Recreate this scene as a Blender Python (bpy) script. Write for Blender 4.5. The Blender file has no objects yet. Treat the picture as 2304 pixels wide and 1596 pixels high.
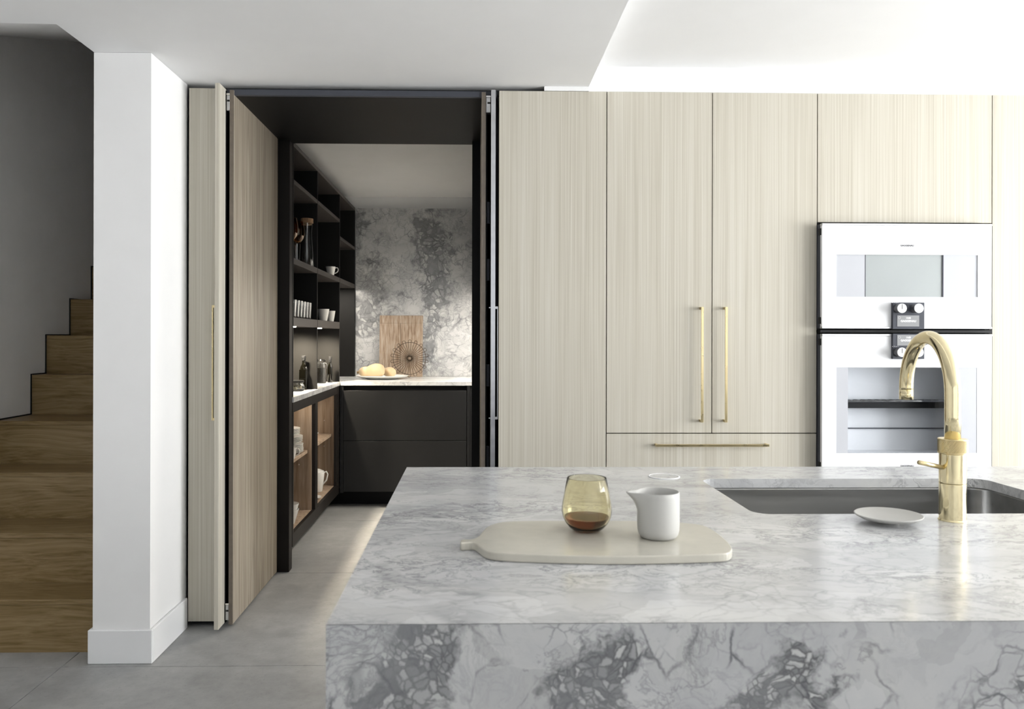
import bpy, bmesh, math, random
from mathutils import Vector, Matrix
random.seed(7)
PI = math.pi
C = bpy.context.scene.collection
S = bpy.context.scene

# ------------------------------------------------------------------ camera
F, PX, PY, YAW, ROLL, H = 1750.0, 1103.0, 757.0, math.radians(1.18), math.radians(.13), 1.298
cd = bpy.data.cameras.new('camera'); cam = bpy.data.objects.new('camera', cd); C.objects.link(cam)
cd.sensor_fit = 'HORIZONTAL'; cd.sensor_width = 36; cd.lens = F / 2304 * 36
cd.shift_x = (1152 - PX) / 2304; cd.shift_y = (PY - 798) / 2304
cd.clip_start = .05
cam.matrix_world = (Matrix.Translation((0, 0, H)) @ Matrix.Rotation(-YAW, 4, 'Z') @ Matrix.Rotation(PI/2, 4, 'X')
                    @ Matrix.Rotation(ROLL, 4, 'Z'))
cd.dof.use_dof = True; cd.dof.focus_distance = 3.3; cd.dof.aperture_fstop = 9.0
S.camera = cam

# ------------------------------------------------------------------ world, lights, exposure
w = bpy.data.worlds.new('sky'); S.world = w; w.use_nodes = True
bg = w.node_tree.nodes['Background']; bg.inputs[0].default_value = (.93, .965, 1, 1); bg.inputs[1].default_value = 1.0
S.view_settings.view_transform = 'Standard'; S.view_settings.look = 'None'
S.view_settings.gamma = 1; S.view_settings.use_curve_mapping = False
S.view_settings.exposure = 0.43

def area(name, loc, rot, sx, sy, power, col=(1, 1, 1), spread=180):
    l = bpy.data.lights.new(name, 'AREA'); l.shape = 'RECTANGLE'; l.size = sx; l.size_y = sy; l.energy = power; l.color = col
    l.spread = math.radians(spread)
    o = bpy.data.objects.new(name, l); C.objects.link(o); o.location = loc; o.rotation_euler = rot
    return o
# daylight through the glazed side of the room and the window behind the camera, plus the sun
area('daylight_side_glazing', (6.56, .6, 1.25), (0, PI/2, 0), 2.2, 3.8, 430, (.98, .99, 1))
sl = bpy.data.lights.new('sun', 'SUN'); sl.energy = 28; sl.angle = math.radians(1.5); sl.color = (1, .97, .93)
sun = bpy.data.objects.new('sun', sl); C.objects.link(sun); sun.location = (12, .5, 6); sun.rotation_euler = Vector((-.78, -.27, -.52)).to_track_quat('-Z', 'Y').to_euler()
area('daylight_rear_window', (.2, -4.56, 1.35), (PI/2, 0, 0), 3.4, 1.9, 4, (.97, .985, 1))

# ------------------------------------------------------------------ photo pixel -> place on a known plane
def U(x, y, Y=None, Z=None, X=None):
    dx, dy = x - PX, y - PY
    c, s = math.cos(ROLL), math.sin(ROLL)
    dx, dy = c*dx + s*dy, -s*dx + c*dy
    d = (math.sin(YAW)*F + math.cos(YAW)*dx, math.cos(YAW)*F - math.sin(YAW)*dx, -dy)
    k = Y/d[1] if Y is not None else ((Z - H)/d[2] if Z is not None else X/d[0])
    return Vector((d[0]*k, d[1]*k, H + d[2]*k))

# ------------------------------------------------------------------ materials
class NT:
    def __init__(s, name):
        s.m = bpy.data.materials.new(name); s.m.use_nodes = True
        s.t = s.m.node_tree; s.n = s.t.nodes; s.b = s.n['Principled BSDF']; s.out = s.n['Material Output']
    def add(s, typ, **kw):
        nd = s.n.new(typ)
        for k, v in kw.items():
            if k in nd.inputs.keys():
                s.set(nd, k, v)
            else: setattr(nd, k, v)
        return nd
    def set(s, nd, k, v):
        if isinstance(v, bpy.types.NodeSocket): s.t.links.new(v, nd.inputs[k])
        else: nd.inputs[k].default_value = v
    def pos(s, scale=(1, 1, 1), off=(0, 0, 0), obj=False):
        g = s.add('ShaderNodeTexCoord').outputs['Object'] if obj else s.add('ShaderNodeNewGeometry').outputs['Position']
        mp = s.add('ShaderNodeMapping'); s.set(mp, 0, g); s.set(mp, 1, off); s.set(mp, 3, scale)
        return mp.outputs[0]
    def noise(s, vec, scale, detail=3, rough=.5, dist=0):
        nd = s.add('ShaderNodeTexNoise'); s.set(nd, 'Vector', vec); s.set(nd, 'Scale', scale); s.set(nd, 'Detail', detail)
        s.set(nd, 'Roughness', rough); s.set(nd, 'Distortion', dist); return nd
    def ramp(s, fac, stops):
        nd = s.add('ShaderNodeValToRGB'); s.set(nd, 0, fac); e = nd.color_ramp.elements
        while len(e) < len(stops): e.new(.5)
        for i, (p, c) in enumerate(stops):
            e[i].position = p; e[i].color = (c, c, c, 1) if isinstance(c, (int, float)) else (*c, 1)
        return nd.outputs[0]
    def mix(s, fac, a, b, mode='MIX'):
        nd = s.add('ShaderNodeMix'); nd.data_type = 'RGBA'; nd.blend_type = mode
        s.set(nd, 0, fac)
        for k, v in ((6, a), (7, b)):
            s.set(nd, k, v if isinstance(v, bpy.types.NodeSocket) else (*v, 1) if len(v) == 3 else v)
        return nd.outputs[2]
    def math(s, op, a, b=0.0, clamp=False):
        nd = s.add('ShaderNodeMath', operation=op); nd.use_clamp = clamp; s.set(nd, 0, a); s.set(nd, 1, b); return nd.outputs[0]
    def rng(s, v, a, b, c=0, d=1):
        nd = s.add('ShaderNodeMapRange'); nd.clamp = True
        for i, q in enumerate((v, a, b, c, d)): s.set(nd, i, q)
        return nd.outputs[0]
    def bump(s, h, strength=.1, dist=.01):
        nd = s.add('ShaderNodeBump'); s.set(nd, 'Height', h); s.set(nd, 'Strength', strength); s.set(nd, 'Distance', dist)
        s.set(s.b, 'Normal', nd.outputs[0])
    def p(s, **kw):
        for k, v in kw.items():
            k = {'col': 'Base Color', 'rough': 'Roughness', 'metal': 'Metallic', 'spec': 'Specular IOR Level', 'trans': 'Transmission Weight',
                 'ior': 'IOR', 'coat': 'Coat Weight', 'coatr': 'Coat Roughness', 'emit': 'Emission Color', 'estr': 'Emission Strength', 'alpha': 'Alpha', 'aniso': 'Anisotropic'}[k]
            if k in ('Base Color', 'Emission Color') and not isinstance(v, bpy.types.NodeSocket): v = (*v, 1)
            s.set(s.b, k, v)
        return s

def plain(name, col, rough=.5, var=.06, scale=6, **kw):
    t = NT(name); n = t.noise(t.pos(), scale, 4)
    lo = tuple(c*(1 - var) for c in col); hi = tuple(min(1, c*(1 + var)) for c in col)
    t.p(col=t.ramp(n.outputs[0], [(.3, lo), (.7, hi)]), rough=rough, **kw)
    return t.m

def veneer(name, c0, c1, c2, fx=95, fz=1.1, rough=.45, axis='z', warp=.0, bump=.04, spec=.35):
    t = NT(name)
    sc = {'z': (1, 1, fz/fx), 'x': (fz/fx, 1, 1)}[axis]
    v = t.pos(sc)
    if warp:
        wn = t.noise(t.pos({'z': (1, 1, .28), 'x': (.28, 1, 1)}[axis]), 3.5, 2)
        v2 = t.add('ShaderNodeVectorMath', operation='MULTIPLY_ADD')
        t.set(v2, 0, wn.outputs['Color']); t.set(v2, 1, (warp, warp, warp)); t.set(v2, 2, v); v = v2.outputs[0]
    n1 = t.noise(v, fx, 3, .6); n2 = t.noise(v, fx*.22, 3, .6)
    f = t.math('ADD', t.math('MULTIPLY', n1.outputs[0], .68), t.math('MULTIPLY', n2.outputs[0], .32))
    c = t.ramp(f, [(.36, c0), (.5, c1), (.64, c2)])
    t.p(col=c, rough=rough, spec=spec); t.bump(n1.outputs[0], bump, .002)
    return t.m

def marble(name, dark=1.0, off=(0, 0, 0), gloss=.16, bright=1.0, stretch=(1, 1, 1), mlo=.54, veins=1.0, wisps=.5, warpd=2, peb_s=30, flat=.0, lo2=.48, k=1.0, web=.65, blobs=()):
    t = NT(name)
    p0 = t.pos(stretch, off)
    wn = t.noise(p0, 5*k, warpd, .5)
    wv = t.add('ShaderNodeVectorMath', operation='MULTIPLY_ADD'); t.set(wv, 0, wn.outputs['Color']); t.set(wv, 1, (.20/k,)*3); t.set(wv, 2, p0)
    fn = t.noise(p0, 26*k, 3, .6)
    w2 = t.add('ShaderNodeVectorMath', operation='MULTIPLY_ADD'); t.set(w2, 0, fn.outputs['Color']); t.set(w2, 1, (.028/k,)*3); t.set(w2, 2, wv.outputs[0])
    p = w2.outputs[0]
    def vor(scale, feat):
        nd = t.add('ShaderNodeTexVoronoi'); nd.feature = feat; t.set(nd, 'Vector', p); t.set(nd, 'Scale', scale); return nd
    def bw(nd):
        g = t.add('ShaderNodeRGBToBW'); t.set(g, 0, nd.outputs['Color']); return g.outputs[0]
    B = lambda *c: tuple(bright*q for q in c)
    base = t.noise(p, 3.2*k, 7, .66)
    col = t.ramp(base.outputs[0], [(.28, B(.46+flat, .465+flat, .475+flat)), (.46, B(.66, .665, .67)), (.66, B(.80-flat, .80-flat, .79-flat))])
    # rounded clasts of slightly different tone
    big = bw(vor(9*k, 'F1'))
    col = t.mix(1, col, t.ramp(big, [(.15, .88), (.5, .98), (.85, 1.05)]), 'MULTIPLY')
    # dark pebbly matrix in drifting clouds
    msk = t.rng(t.noise(p0, 2.2*k, 4, .6, .7).outputs[0], mlo, mlo+.10)
    for (bx_, bz_, rx_, rz_, sh_) in blobs:      # denser drifts of pebbles running through the slab
        sep = t.add('ShaderNodeSeparateXYZ'); t.set(sep, 0, p)
        bn = t.noise(p0, 9*k, 4, .65)
        zz_ = t.math('SUBTRACT', sep.outputs[2], bz_)
        xx_ = t.math('SUBTRACT', t.math('SUBTRACT', sep.outputs[0], bx_), t.math('MULTIPLY', zz_, sh_))
        dd = t.math('SQRT', t.math('ADD', t.math('POWER', t.math('DIVIDE', t.math('ABSOLUTE', xx_), rx_), 2.0), t.math('POWER', t.math('DIVIDE', t.math('ABSOLUTE', zz_), rz_), 2.0)))
        dd = t.math('ADD', dd, t.math('MULTIPLY', t.math('SUBTRACT', bn.outputs[0], .5), 2.2))
        msk = t.math('MAXIMUM', msk, t.rng(dd, .75, 1.05, 1, 0))
    peb = vor(peb_s, 'DISTANCE_TO_EDGE'); pl = t.rng(peb.outputs['Distance'], .0, .20, 1, 0)
    pg = bw(vor(peb_s, 'F1'))
    tone = t.noise(p0, 9, 3)
    matrix = t.mix(pl, t.ramp(pg, [(.25, B(.22, .225, .235)), (.55, B(.42, .425, .43)), (.85, B(.72, .72, .71))]), t.ramp(tone.outputs[0], [(.35, B(.05, .052, .058)), (.65, B(.24, .245, .255))]))
    col = t.mix(t.math('MULTIPLY', msk, .85*dark), col, matrix)
    # broken veins around the clasts
    l1 = t.rng(vor(7*k, 'DISTANCE_TO_EDGE').outputs['Distance'], .0, .045, 1, 0)
    vm = t.rng(t.noise(p0, 6*k, 4, .6).outputs[0], .46, .66)
    col = t.mix(t.math('MULTIPLY', t.math('MULTIPLY', l1, vm), .85*dark*veins), col, B(.10, .105, .12))
    l2 = t.rng(vor(15*k, 'DISTANCE_TO_EDGE').outputs['Distance'], .0, .06, 1, 0)
    vm2 = t.rng(t.noise(p0, 3.6, 4, .6, 1).outputs[0], lo2, lo2+.16)
    col = t.mix(t.math('MULTIPLY', t.math('MULTIPLY', l2, vm2), web*dark*veins), col, B(.16, .165, .18))
    # fine wisps
    ws = t.noise(p, 11, 8, .72, .8)
    wl = t.rng(t.math('ABSOLUTE', t.math('SUBTRACT', ws.outputs[0], .5)), .0, .03, 1, 0)
    wm = t.rng(t.noise(p0, 4.4, 3).outputs[0], .44, .62)
    col = t.mix(t.math('MULTIPLY', t.math('MULTIPLY', wl, wm), wisps), col, B(.26, .265, .28))
    rid = t.noise(p, 1.7, 8, .7)
    rl = t.rng(t.math('ABSOLUTE', t.math('SUBTRACT', rid.outputs[0], .5)), .0, .009, 1, 0)
    col = t.mix(t.math('MULTIPLY', rl, .40*veins), col, B(.17, .175, .19))
    t.p(col=col, rough=gloss)
    return t.m

def glassy(name, tint=(1, 1, 1), ior=1.45, rough=.0):
    t = NT(name); n = t.noise(t.pos(obj=True), 9)
    t.p(col=t.mix(.02, tint, n.outputs[0]), trans=1, ior=ior, rough=rough)
    return t.m

def pane(name, tint, mixf):
    """thin float glass: see-through with a mirror-like coat"""
    t = NT(name); t.n.remove(t.b)
    tr = t.add('ShaderNodeBsdfTransparent'); t.set(tr, 0, (*tint, 1))
    gl = t.add('ShaderNodeBsdfGlossy'); t.set(gl, 'Roughness', .02)
    fr = t.add('ShaderNodeLayerWeight'); t.set(fr, 0, .22)
    mx = t.add('ShaderNodeMixShader'); t.set(mx, 0, t.math('ADD', t.math('MULTIPLY', fr.outputs['Facing'], .35), mixf, True)); t.set(mx, 1, tr.outputs[0]); t.set(mx, 2, gl.outputs[0])
    t.t.links.new(mx.outputs[0], t.out.inputs[0])
    return t.m

def emitter(name, col, st):
    t = NT(name); t.p(col=(.12, .12, .12), rough=.6, spec=.1, emit=col, estr=st); return t.m

def metal(name, col, rough, stretch=None, var=.06, bump=0):
    t = NT(name); n = t.noise(t.pos(stretch or (1, 1, 1)), 40, 3)
    lo = tuple(c*(1 - var) for c in col); hi = tuple(min(1, c*(1 + var)) for c in col)
    t.p(col=t.ramp(n.outputs[0], [(.3, lo), (.7, hi)]), metal=1, rough=t.rng(n.outputs[0], .2, .8, rough*.8, rough*1.2))
    return t.m

def floor_mat():
    t = NT('grey porcelain'); p = t.pos()
    a = t.noise(p, 1.6, 6, .62); b = t.noise(p, 14, 6, .7); c = t.noise(t.pos((1, 1, 1), (3, 1, 0)), 70, 3, .6)
    col = t.ramp(a.outputs[0], [(.3, (.285, .287, .284)), (.5, (.35, .352, .348)), (.7, (.42, .422, .418))])
    col = t.mix(.55, col, t.ramp(b.outputs[0], [(.3, .33), (.55, .52), (.75, .66)]), 'OVERLAY')
    col = t.mix(t.rng(c.outputs[0], .60, .74, 0, .35), col, (.13, .13, .125))
    t.p(col=col, rough=t.rng(b.outputs[0], .3, .7, .38, .55)); t.bump(b.outputs[0], .06, .004)
    return t.m

M = {}
M['white'] = plain('white paint', (.868, .866, .860), .6, .012)
M['ceiling'] = plain('ceiling paint', (.89, .89, .89), .7, .01)
M['warmwall'] = plain('stair wall paint', (.88, .87, .85), .7, .02)
M['skirt'] = plain('skirting gloss', (.84, .845, .85), .35, .01)
M['light'] = veneer('pale oak veneer', (.445, .412, .338), (.525, .494, .418), (.585, .558, .488), 150, .9, .6, bump=.02, spec=.15)
M['brown'] = veneer('grey brown oak veneer', (.20, .165, .122), (.30, .258, .20), (.385, .342, .28), 60, 1.3, .45, warp=.05, bump=.1)
M['shelfwood'] = veneer('warm oak veneer', (.24, .17, .115), (.36, .27, .195), (.46, .365, .28), 50, 2.0, .5, warp=.06)
M['stairoak'] = veneer('golden oak', (.17, .11, .040), (.245, .168, .076), (.32, .23, .118), 70, 3.0, .38, axis='x', warp=.22, bump=.05)
M['brownshade'] = plain('brown shaded edge', (.15, .125, .10), .5, .1, 40)  # darker brown that puts shade into the inner leaf edges
M['black'] = plain('black laminate', (.005, .005, .0055), .5, .1, spec=.15)
M['blackwarm'] = plain('black brown laminate', (.012, .0098, .0088), .5, .1, spec=.2)
M['charcoal'] = plain('charcoal laminate', (.0135, .0138, .0145), .5, .08, spec=.22)
M['niche'] = plain('black shelf laminate', (.010, .0095, .009), .55, .08, spec=.2)
M['shelfedge'] = plain('dark bronze laminate', (.050, .043, .039), .5, .08)
M['gap'] = plain('dark recess', (.01, .01, .01), .8)
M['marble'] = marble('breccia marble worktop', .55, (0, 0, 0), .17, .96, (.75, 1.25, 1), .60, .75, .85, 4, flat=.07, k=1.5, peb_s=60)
M['marblefront_shaded'] = marble('shaded breccia marble slab', 1.0, (0, 0, 0), .2, .62, mlo=.60, flat=.07, k=2.1, peb_s=95, lo2=.44, blobs=((-.02, .95, .05, .12, .55), (.20, .93, .05, .06, .4), (.42, .92, .07, .05, .8), (.80, .93, .06, .10, .3), (1.3, .9, .1, .1, .5)))  # same stone as the top, darkened to carry the shade on upright faces
M['marble2'] = marble('breccia marble splash', .95, (0, 0, 0), .16, .76, mlo=.52, peb_s=24, flat=.07, lo2=.42, web=.55, k=1.15, wisps=.7, blobs=((-.25, 2.0, .16, .55, -.1), (-.30, 1.35, .12, .35, .3), (-.92, 2.35, .12, .12, 0)))
M['floor'] = floor_mat()
M['grout'] = plain('pale grout', (.46, .46, .45), .8)
M['brass'] = metal('brushed brass', (.74, .62, .36), .30, None, .015)
M['polbrass'] = metal('polished brass', (.80, .70, .45), .10)
M['steel'] = metal('brushed steel', (.40, .40, .395), .32, (.06, 1, 1), .10)
M['alu'] = metal('aluminium', (.56, .57, .59), .4)
M['chrome'] = metal('chrome', (.85, .85, .86), .12)
M['wire'] = metal('rusty wire', (.10, .075, .055), .5)
M['ovenwhite'] = plain('white enamel glass', (.78, .785, .80), .1, .005, spec=.2)
M['ovengrey'] = plain('pale grey printed glass', (.50, .51, .54), .5, .01, spec=.05)
M['ovenwin'] = plain('grey green oven glass', (.38, .405, .405), .5, .02, spec=.05)
M['cavity'] = plain('oven cavity enamel', (.82, .825, .84), .5, .04)
M['cavitylight'] = plain('oven cavity side', (.72, .73, .77), .35, .02)
M['panelgrey'] = plain('anthracite glass', (.062, .066, .080), .5, .03, spec=.2)
M['screen'] = emitter('display', (.42, .43, .44), .5)
M['ink'] = plain('white print', (.9, .9, .9), .5)
M['inkdark'] = plain('dark print', (.10, .10, .11), .5)
M['pane'] = pane('oven door pane', (.97, .98, .99), .0)
M['ceramic'] = plain('matt white ceramic', (.53, .525, .50), .5, .02)
M['china'] = plain('glazed white china', (.72, .71, .685), .18, .015)
M['greyrim'] = plain('grey rim line', (.25, .22, .20), .35)
M['tray'] = plain('cream stone', (.58, .555, .48), .20, .04, 30)
M['amber'] = glassy('amber glass', (.95, .90, .70), 1.35)
M['amber2'] = glassy('smoked amber glass', (.80, .52, .28), 1.35)
M['liquor'] = glassy('brown spirit', (.13, .022, .003), 1.33)
M['clear'] = glassy('clear glass', (.95, .96, .96))
M['cork'] = plain('cork', (.33, .20, .11), .8, .25, 120)
M['bottle'] = plain('dark bottle glass', (.0022, .002, .0012), .05, .1, spec=.4)
M['garlic'] = plain('garlic', (.62, .56, .40), .5, .15, 60)
M['beans'] = plain('dark jar filling', (.05, .042, .033), .6, .5, 160)
M['squash'] = plain('squash skin', (.62, .47, .29), .42, .06, 12)
M['squashdark'] = plain('squash stub', (.24, .16, .08), .8, .2, 60)
M['board'] = veneer('weathered board', (.20, .135, .09), (.34, .26, .195), (.43, .37, .31), 80, 2.0, .6, warp=.08, bump=.15)
M['led'] = emitter('led', (1, .90, .72), 30)

# ------------------------------------------------------------------ mesh helpers
def box(x0, x1, y0, y1, z0, z1, bev=0, seg=1):
    bm = bmesh.new()
    bmesh.ops.create_cube(bm, size=1, matrix=Matrix.Translation(((x0+x1)/2, (y0+y1)/2, (z0+z1)/2)) @ Matrix.Diagonal((abs(x1-x0), abs(y1-y0), abs(z1-z0), 1)))
    if bev: bmesh.ops.bevel(bm, geom=bm.edges[:], offset=bev, segments=seg, affect='EDGES', profile=.5)
    return bm
def joined(*bms):
    out = bmesh.new()
    for b in bms:
        me = bpy.data.meshes.new('t'); b.to_mesh(me); b.free(); out.from_mesh(me); bpy.data.meshes.remove(me)
    return out
def tighten(prof):
    """extra rings beside sharp profile corners, so smooth shading stays crisp there"""
    out = []; P = [Vector(p) for p in prof]
    for i, p in enumerate(P):
        a = P[i-1] if i else None; b = P[i+1] if i < len(P)-1 else None
        sharp = a is not None and b is not None and (p-a).length > 1e-6 and (b-p).length > 1e-6 and (p-a).angle(b-p) > math.radians(38)
        if sharp: q = p+(a-p).normalized()*min(.0009, .3*(a-p).length); out.append((q.x, q.y))
        out.append((p.x, p.y))
        if sharp: q = p+(b-p).normalized()*min(.0009, .3*(b-p).length); out.append((q.x, q.y))
    return out
def lathe(prof, loc=(0, 0, 0), n=40, sx=1, sy=1):
    prof = tighten(prof)
    bm = bmesh.new(); rings = []
    for r, z in prof:
        if r < 1e-6: rings.append([bm.verts.new((loc[0], loc[1], loc[2]+z))])
        else: rings.append([bm.verts.new((loc[0]+r*sx*math.cos(2*PI*i/n), loc[1]+r*sy*math.sin(2*PI*i/n), loc[2]+z)) for i in range(n)])
    for a, b in zip(rings, rings[1:]):
        for i in range(n):
            j = (i+1) % n
            f = [a[i % len(a)], a[j % len(a)], b[j % len(b)], b[i % len(b)]]
            u = []
            for v in f:
                if v not in u: u.append(v)
            if len(u) > 2: bm.faces.new(u)
    bmesh.ops.recalc_face_normals(bm, faces=bm.faces[:])
    for f in bm.faces: f.smooth = True
    return bm
def tube(pts, r, n=12, closed=False, cap=True):
    pts = [Vector(p) for p in pts]; N = len(pts); bm = bmesh.new(); rings = []; up = None
    for i, p in enumerate(pts):
        a = pts[(i-1) % N] if closed or i else p; b = pts[(i+1) % N] if closed or i < N-1 else p
        t = (b-a).normalized()
        if up is None: up = t.orthogonal().normalized()
        up = (up - t*up.dot(t)).normalized(); s = t.cross(up)
        rr = r[i] if isinstance(r, (list, tuple)) else r
        rings.append([bm.verts.new(p + rr*(math.cos(2*PI*k/n)*up + math.sin(2*PI*k/n)*s)) for k in range(n)])
    for i in range(N if closed else N-1):
        a, b = rings[i], rings[(i+1) % N]
        for k in range(n): bm.faces.new((a[k], a[(k+1) % n], b[(k+1) % n], b[k]))
    if cap and not closed: bm.faces.new(rings[0]); bm.faces.new(rings[-1])
    bmesh.ops.recalc_face_normals(bm, faces=bm.faces[:])
    for f in bm.faces: f.smooth = True
    return bm
def prism(outline, z0, z1, holes=(), bev=0, seg=2):
    bm = bmesh.new(); edges = []
    for loop in [outline, *holes]:
        vs = [bm.verts.new((x, y, z1)) for x, y in loop]
        edges += [bm.edges.new((vs[i], vs[(i+1) % len(vs)])) for i in range(len(vs))]
    if holes: bmesh.ops.triangle_fill(bm, use_beauty=True, use_dissolve=False, edges=edges)
    else: bm.faces.new(list(bm.verts))
    top = bm.faces[:]
    ex = bmesh.ops.extrude_face_region(bm, geom=top)
    for v in [g for g in ex['geom'] if isinstance(g, bmesh.types.BMVert)]: v.co.z = z0
    bmesh.ops.recalc_face_normals(bm, faces=bm.faces[:])
    if bev:
        rim = [e for e in bm.edges if abs(e.verts[0].co.z-e.verts[1].co.z) < 1e-7 and len(e.link_faces) == 2 and abs(e.link_faces[0].normal.z - e.link_faces[1].normal.z) > .5]
        bmesh.ops.bevel(bm, geom=rim, offset=bev, segments=seg, affect='EDGES', profile=.5)
    return bm
def xf(bm, mat): bmesh.ops.transform(bm, matrix=mat, verts=bm.verts[:]); return bm
def rrect(x0, x1, y0, y1, r, n=6):
    out = []
    for cx, cy, a in ((x1-r, y1-r, 0), (x0+r, y1-r, 90), (x0+r, y0+r, 180), (x1-r, y0+r, 270)):
        for k in range(n+1):
            t = math.radians(a+90*k/n); out.append((cx+r*math.cos(t), cy+r*math.sin(t)))
    return out
def smooth_curve(pts, k=6):
    """closed Catmull-Rom"""
    out = []; N = len(pts); P = [Vector((*p, 0)) for p in pts]
    for i in range(N):
        a, b, c, d = P[i-1], P[i], P[(i+1) % N], P[(i+2) % N]
        for j in range(k):
            t = j/k
            q = .5*((2*b)+(c-a)*t+(2*a-5*b+4*c-d)*t*t+(3*b-a-3*c+d)*t**3); out.append((q.x, q.y))
    return out

OFF = {}
def obj(name, bm, mat, parent=None, loc=None, smooth=None, label=None):
    me = bpy.data.meshes.new(name)
    off = OFF[parent.name] if parent else Vector(loc or (0, 0, 0))
    bmesh.ops.translate(bm, vec=-off, verts=bm.verts[:])
    bm.to_mesh(me); bm.free()
    o = bpy.data.objects.new(name, me); C.objects.link(o)
    me.materials.append(M[mat])
    if parent: o.parent = parent
    else: o.location = off
    OFF[o.name] = off
    if smooth: me.shade_smooth()
    if label: o['label'] = label
    return o
def tag(o, label, cat, group=None):
    o['label'] = label; o['category'] = cat
    if group: o['group'] = group
    return o
def thing(name, label, cat, loc=(0, 0, 0), group=None):
    o = bpy.data.objects.new(name, None); C.objects.link(o); o.empty_display_size = .1
    o.location = loc; OFF[o.name] = Vector(loc); return tag(o, label, cat, group)
def struct(name, bm, mat, label=None, cat=None):
    o = obj(name, bm, mat); o['kind'] = 'structure'
    o['label'] = label or name.replace('_', ' '); o['category'] = cat or name.split('_')[0]
    return o
def dup(o, loc, label=None, rot=None, scale=None):
    def cp(a, par):
        c = a.copy(); C.objects.link(c)
        if par: c.parent = par
        for ch in a.children: cp(ch, c)
        return c
    r = cp(o, None); r.location = loc
    if rot is not None: r.rotation_euler = rot
    if scale: r.scale = scale
    if label: r['label'] = label
    return r
def text(name, s, size, loc, mat, parent, sx=1.0):
    cu = bpy.data.curves.new('txt', 'FONT'); cu.body = s; cu.size = size; cu.align_x = 'CENTER'; cu.align_y = 'CENTER'; cu.extrude = .0003; cu.offset = .0004
    to = bpy.data.objects.new('txt', cu); C.objects.link(to)
    bpy.context.view_layer.update()
    me = bpy.data.meshes.new_from_object(to.evaluated_get(bpy.context.evaluated_depsgraph_get()))
    bpy.data.objects.remove(to); bpy.data.curves.remove(cu)
    bm = bmesh.new(); bm.from_mesh(me); bpy.data.meshes.remove(me)
    xf(bm, Matrix.Translation(loc) @ Matrix.Rotation(PI/2, 4, 'X') @ Matrix.Diagonal((sx, 1, 1, 1)))
    return obj(name, bm, mat, parent)

# ------------------------------------------------------------------ THE SETTING
CL, CR = 2.42, 2.515                  # dropped and raised ceiling heights
YC = 3.48                             # plane of the cabinet fronts
X0, X1, Y0 = -4.3, 6.5, -4.5
WX = -1.508                           # stairwell side of the nib wall
SX = -2.42                            # outer wall of the stairs
fl = struct('floor', box(X0-.1, X1+.1, Y0-.1, 8.0, -.12, -.004), 'grout', 'grey stone tiled floor with fine pale joints')
tile = None
for i in range(-3, 8):
    for j in range(-7, 4):
        x, y = -1.612 + 1.2*i, 3.075 + 1.2*j
        x0, x1_, y0, y1 = max(x, X0), min(x+1.2, X1), max(y, Y0), min(y+1.2, 7.9)
        if x1_-x0 < .05 or y1-y0 < .05: continue
        if y0 > 4.2 and (x0 > 1 or x1_ < -3): continue
        obj('tile', box(x0+.0015, x1_-.0015, y0+.0015, y1-.0015, -.02, 0, .0008), 'floor', fl)
struct('ceiling', prism([(X0, Y0), (.512, Y0), (.512, 4.32), (WX, 4.32), (WX, 2.835), (SX-.3, 2.80), (X0, 2.80)], CL, CL+.3), 'ceiling', 'white dropped plaster ceiling beside the stairs')
struct('ceiling_raised', box(.512, X1, Y0, 4.3, CR, CR+.2), 'ceiling', 'bright white raised plaster ceiling above the ovens', 'ceiling')
struct('wall_bulkhead', box(.512, X1, YC+.012, YC+.3, 2.4005, CR), 'white', 'narrow white bulkhead above the oven cabinets', 'wall')
struct('wall_back', box(4.694, X1, YC+.01, YC+.11, 0, CR), 'white', 'plain white wall beyond the last tall cabinet', 'wall')
# nib wall between stairs and kitchen
struct('wall_nib', joined(box(WX, -1.283, 3.112, YC+.02, 0, CL-.001), box(WX, -1.42, YC+.02, 7.6, 0, 3.9)), 'white', 'white nib wall between the oak stairs and the kitchen', 'wall')
bb = joined(box(WX-.014, -1.269, 3.098, 3.112, 0, .134, .003), box(-1.283, -1.269, 3.112, YC-.001, 0, .134, .003), box(WX-.014, WX, 3.112, 3.22, 0, .134, .003))
struct('baseboard_nib', bb, 'skirt', 'white skirting board wrapped around the nib wall', 'baseboard')
# stairwell
struct('wall_stair_outer', box(SX-.1, SX, 2.4, 7.6, 0, 4.6), 'warmwall', 'plain off-white wall beside the oak stairs', 'wall')
struct('wall_stair_end', box(SX-.1, -1.42, 7.6, 7.7, 0, 4.6), 'warmwall', 'plain end wall above the oak stairs', 'wall')
sof = bmesh.new()
vs = [sof.verts.new(v) for v in ((SX-.1, 2.80, CL), (WX+.02, 2.835, CL), (WX+.02, 7.6, CL+.335*4.77), (SX-.1, 7.6, CL+.335*4.80),
                                 (SX-.1, 2.80, CL+.2), (WX+.02, 2.835, CL+.2), (WX+.02, 7.6, CL+.335*4.77+.2), (SX-.1, 7.6, CL+.335*4.80+.2))]
for f in ((0, 1, 2, 3), (7, 6, 5, 4), (0, 4, 5, 1), (1, 5, 6, 2), (2, 6, 7, 3), (3, 7, 4, 0)): sof.faces.new([vs[i] for i in f])
bmesh.ops.recalc_face_normals(sof, faces=sof.faces[:])
struct('ceiling_stair', sof, 'white', 'sloping soffit rising over the oak stairs', 'ceiling')
struct('wall_left', joined(box(X0-.1, X0, Y0, 2.4, 0, CL), box(X0, SX, 2.4, 2.5, 0, CL)), 'white', 'white side wall of the kitchen')
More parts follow.
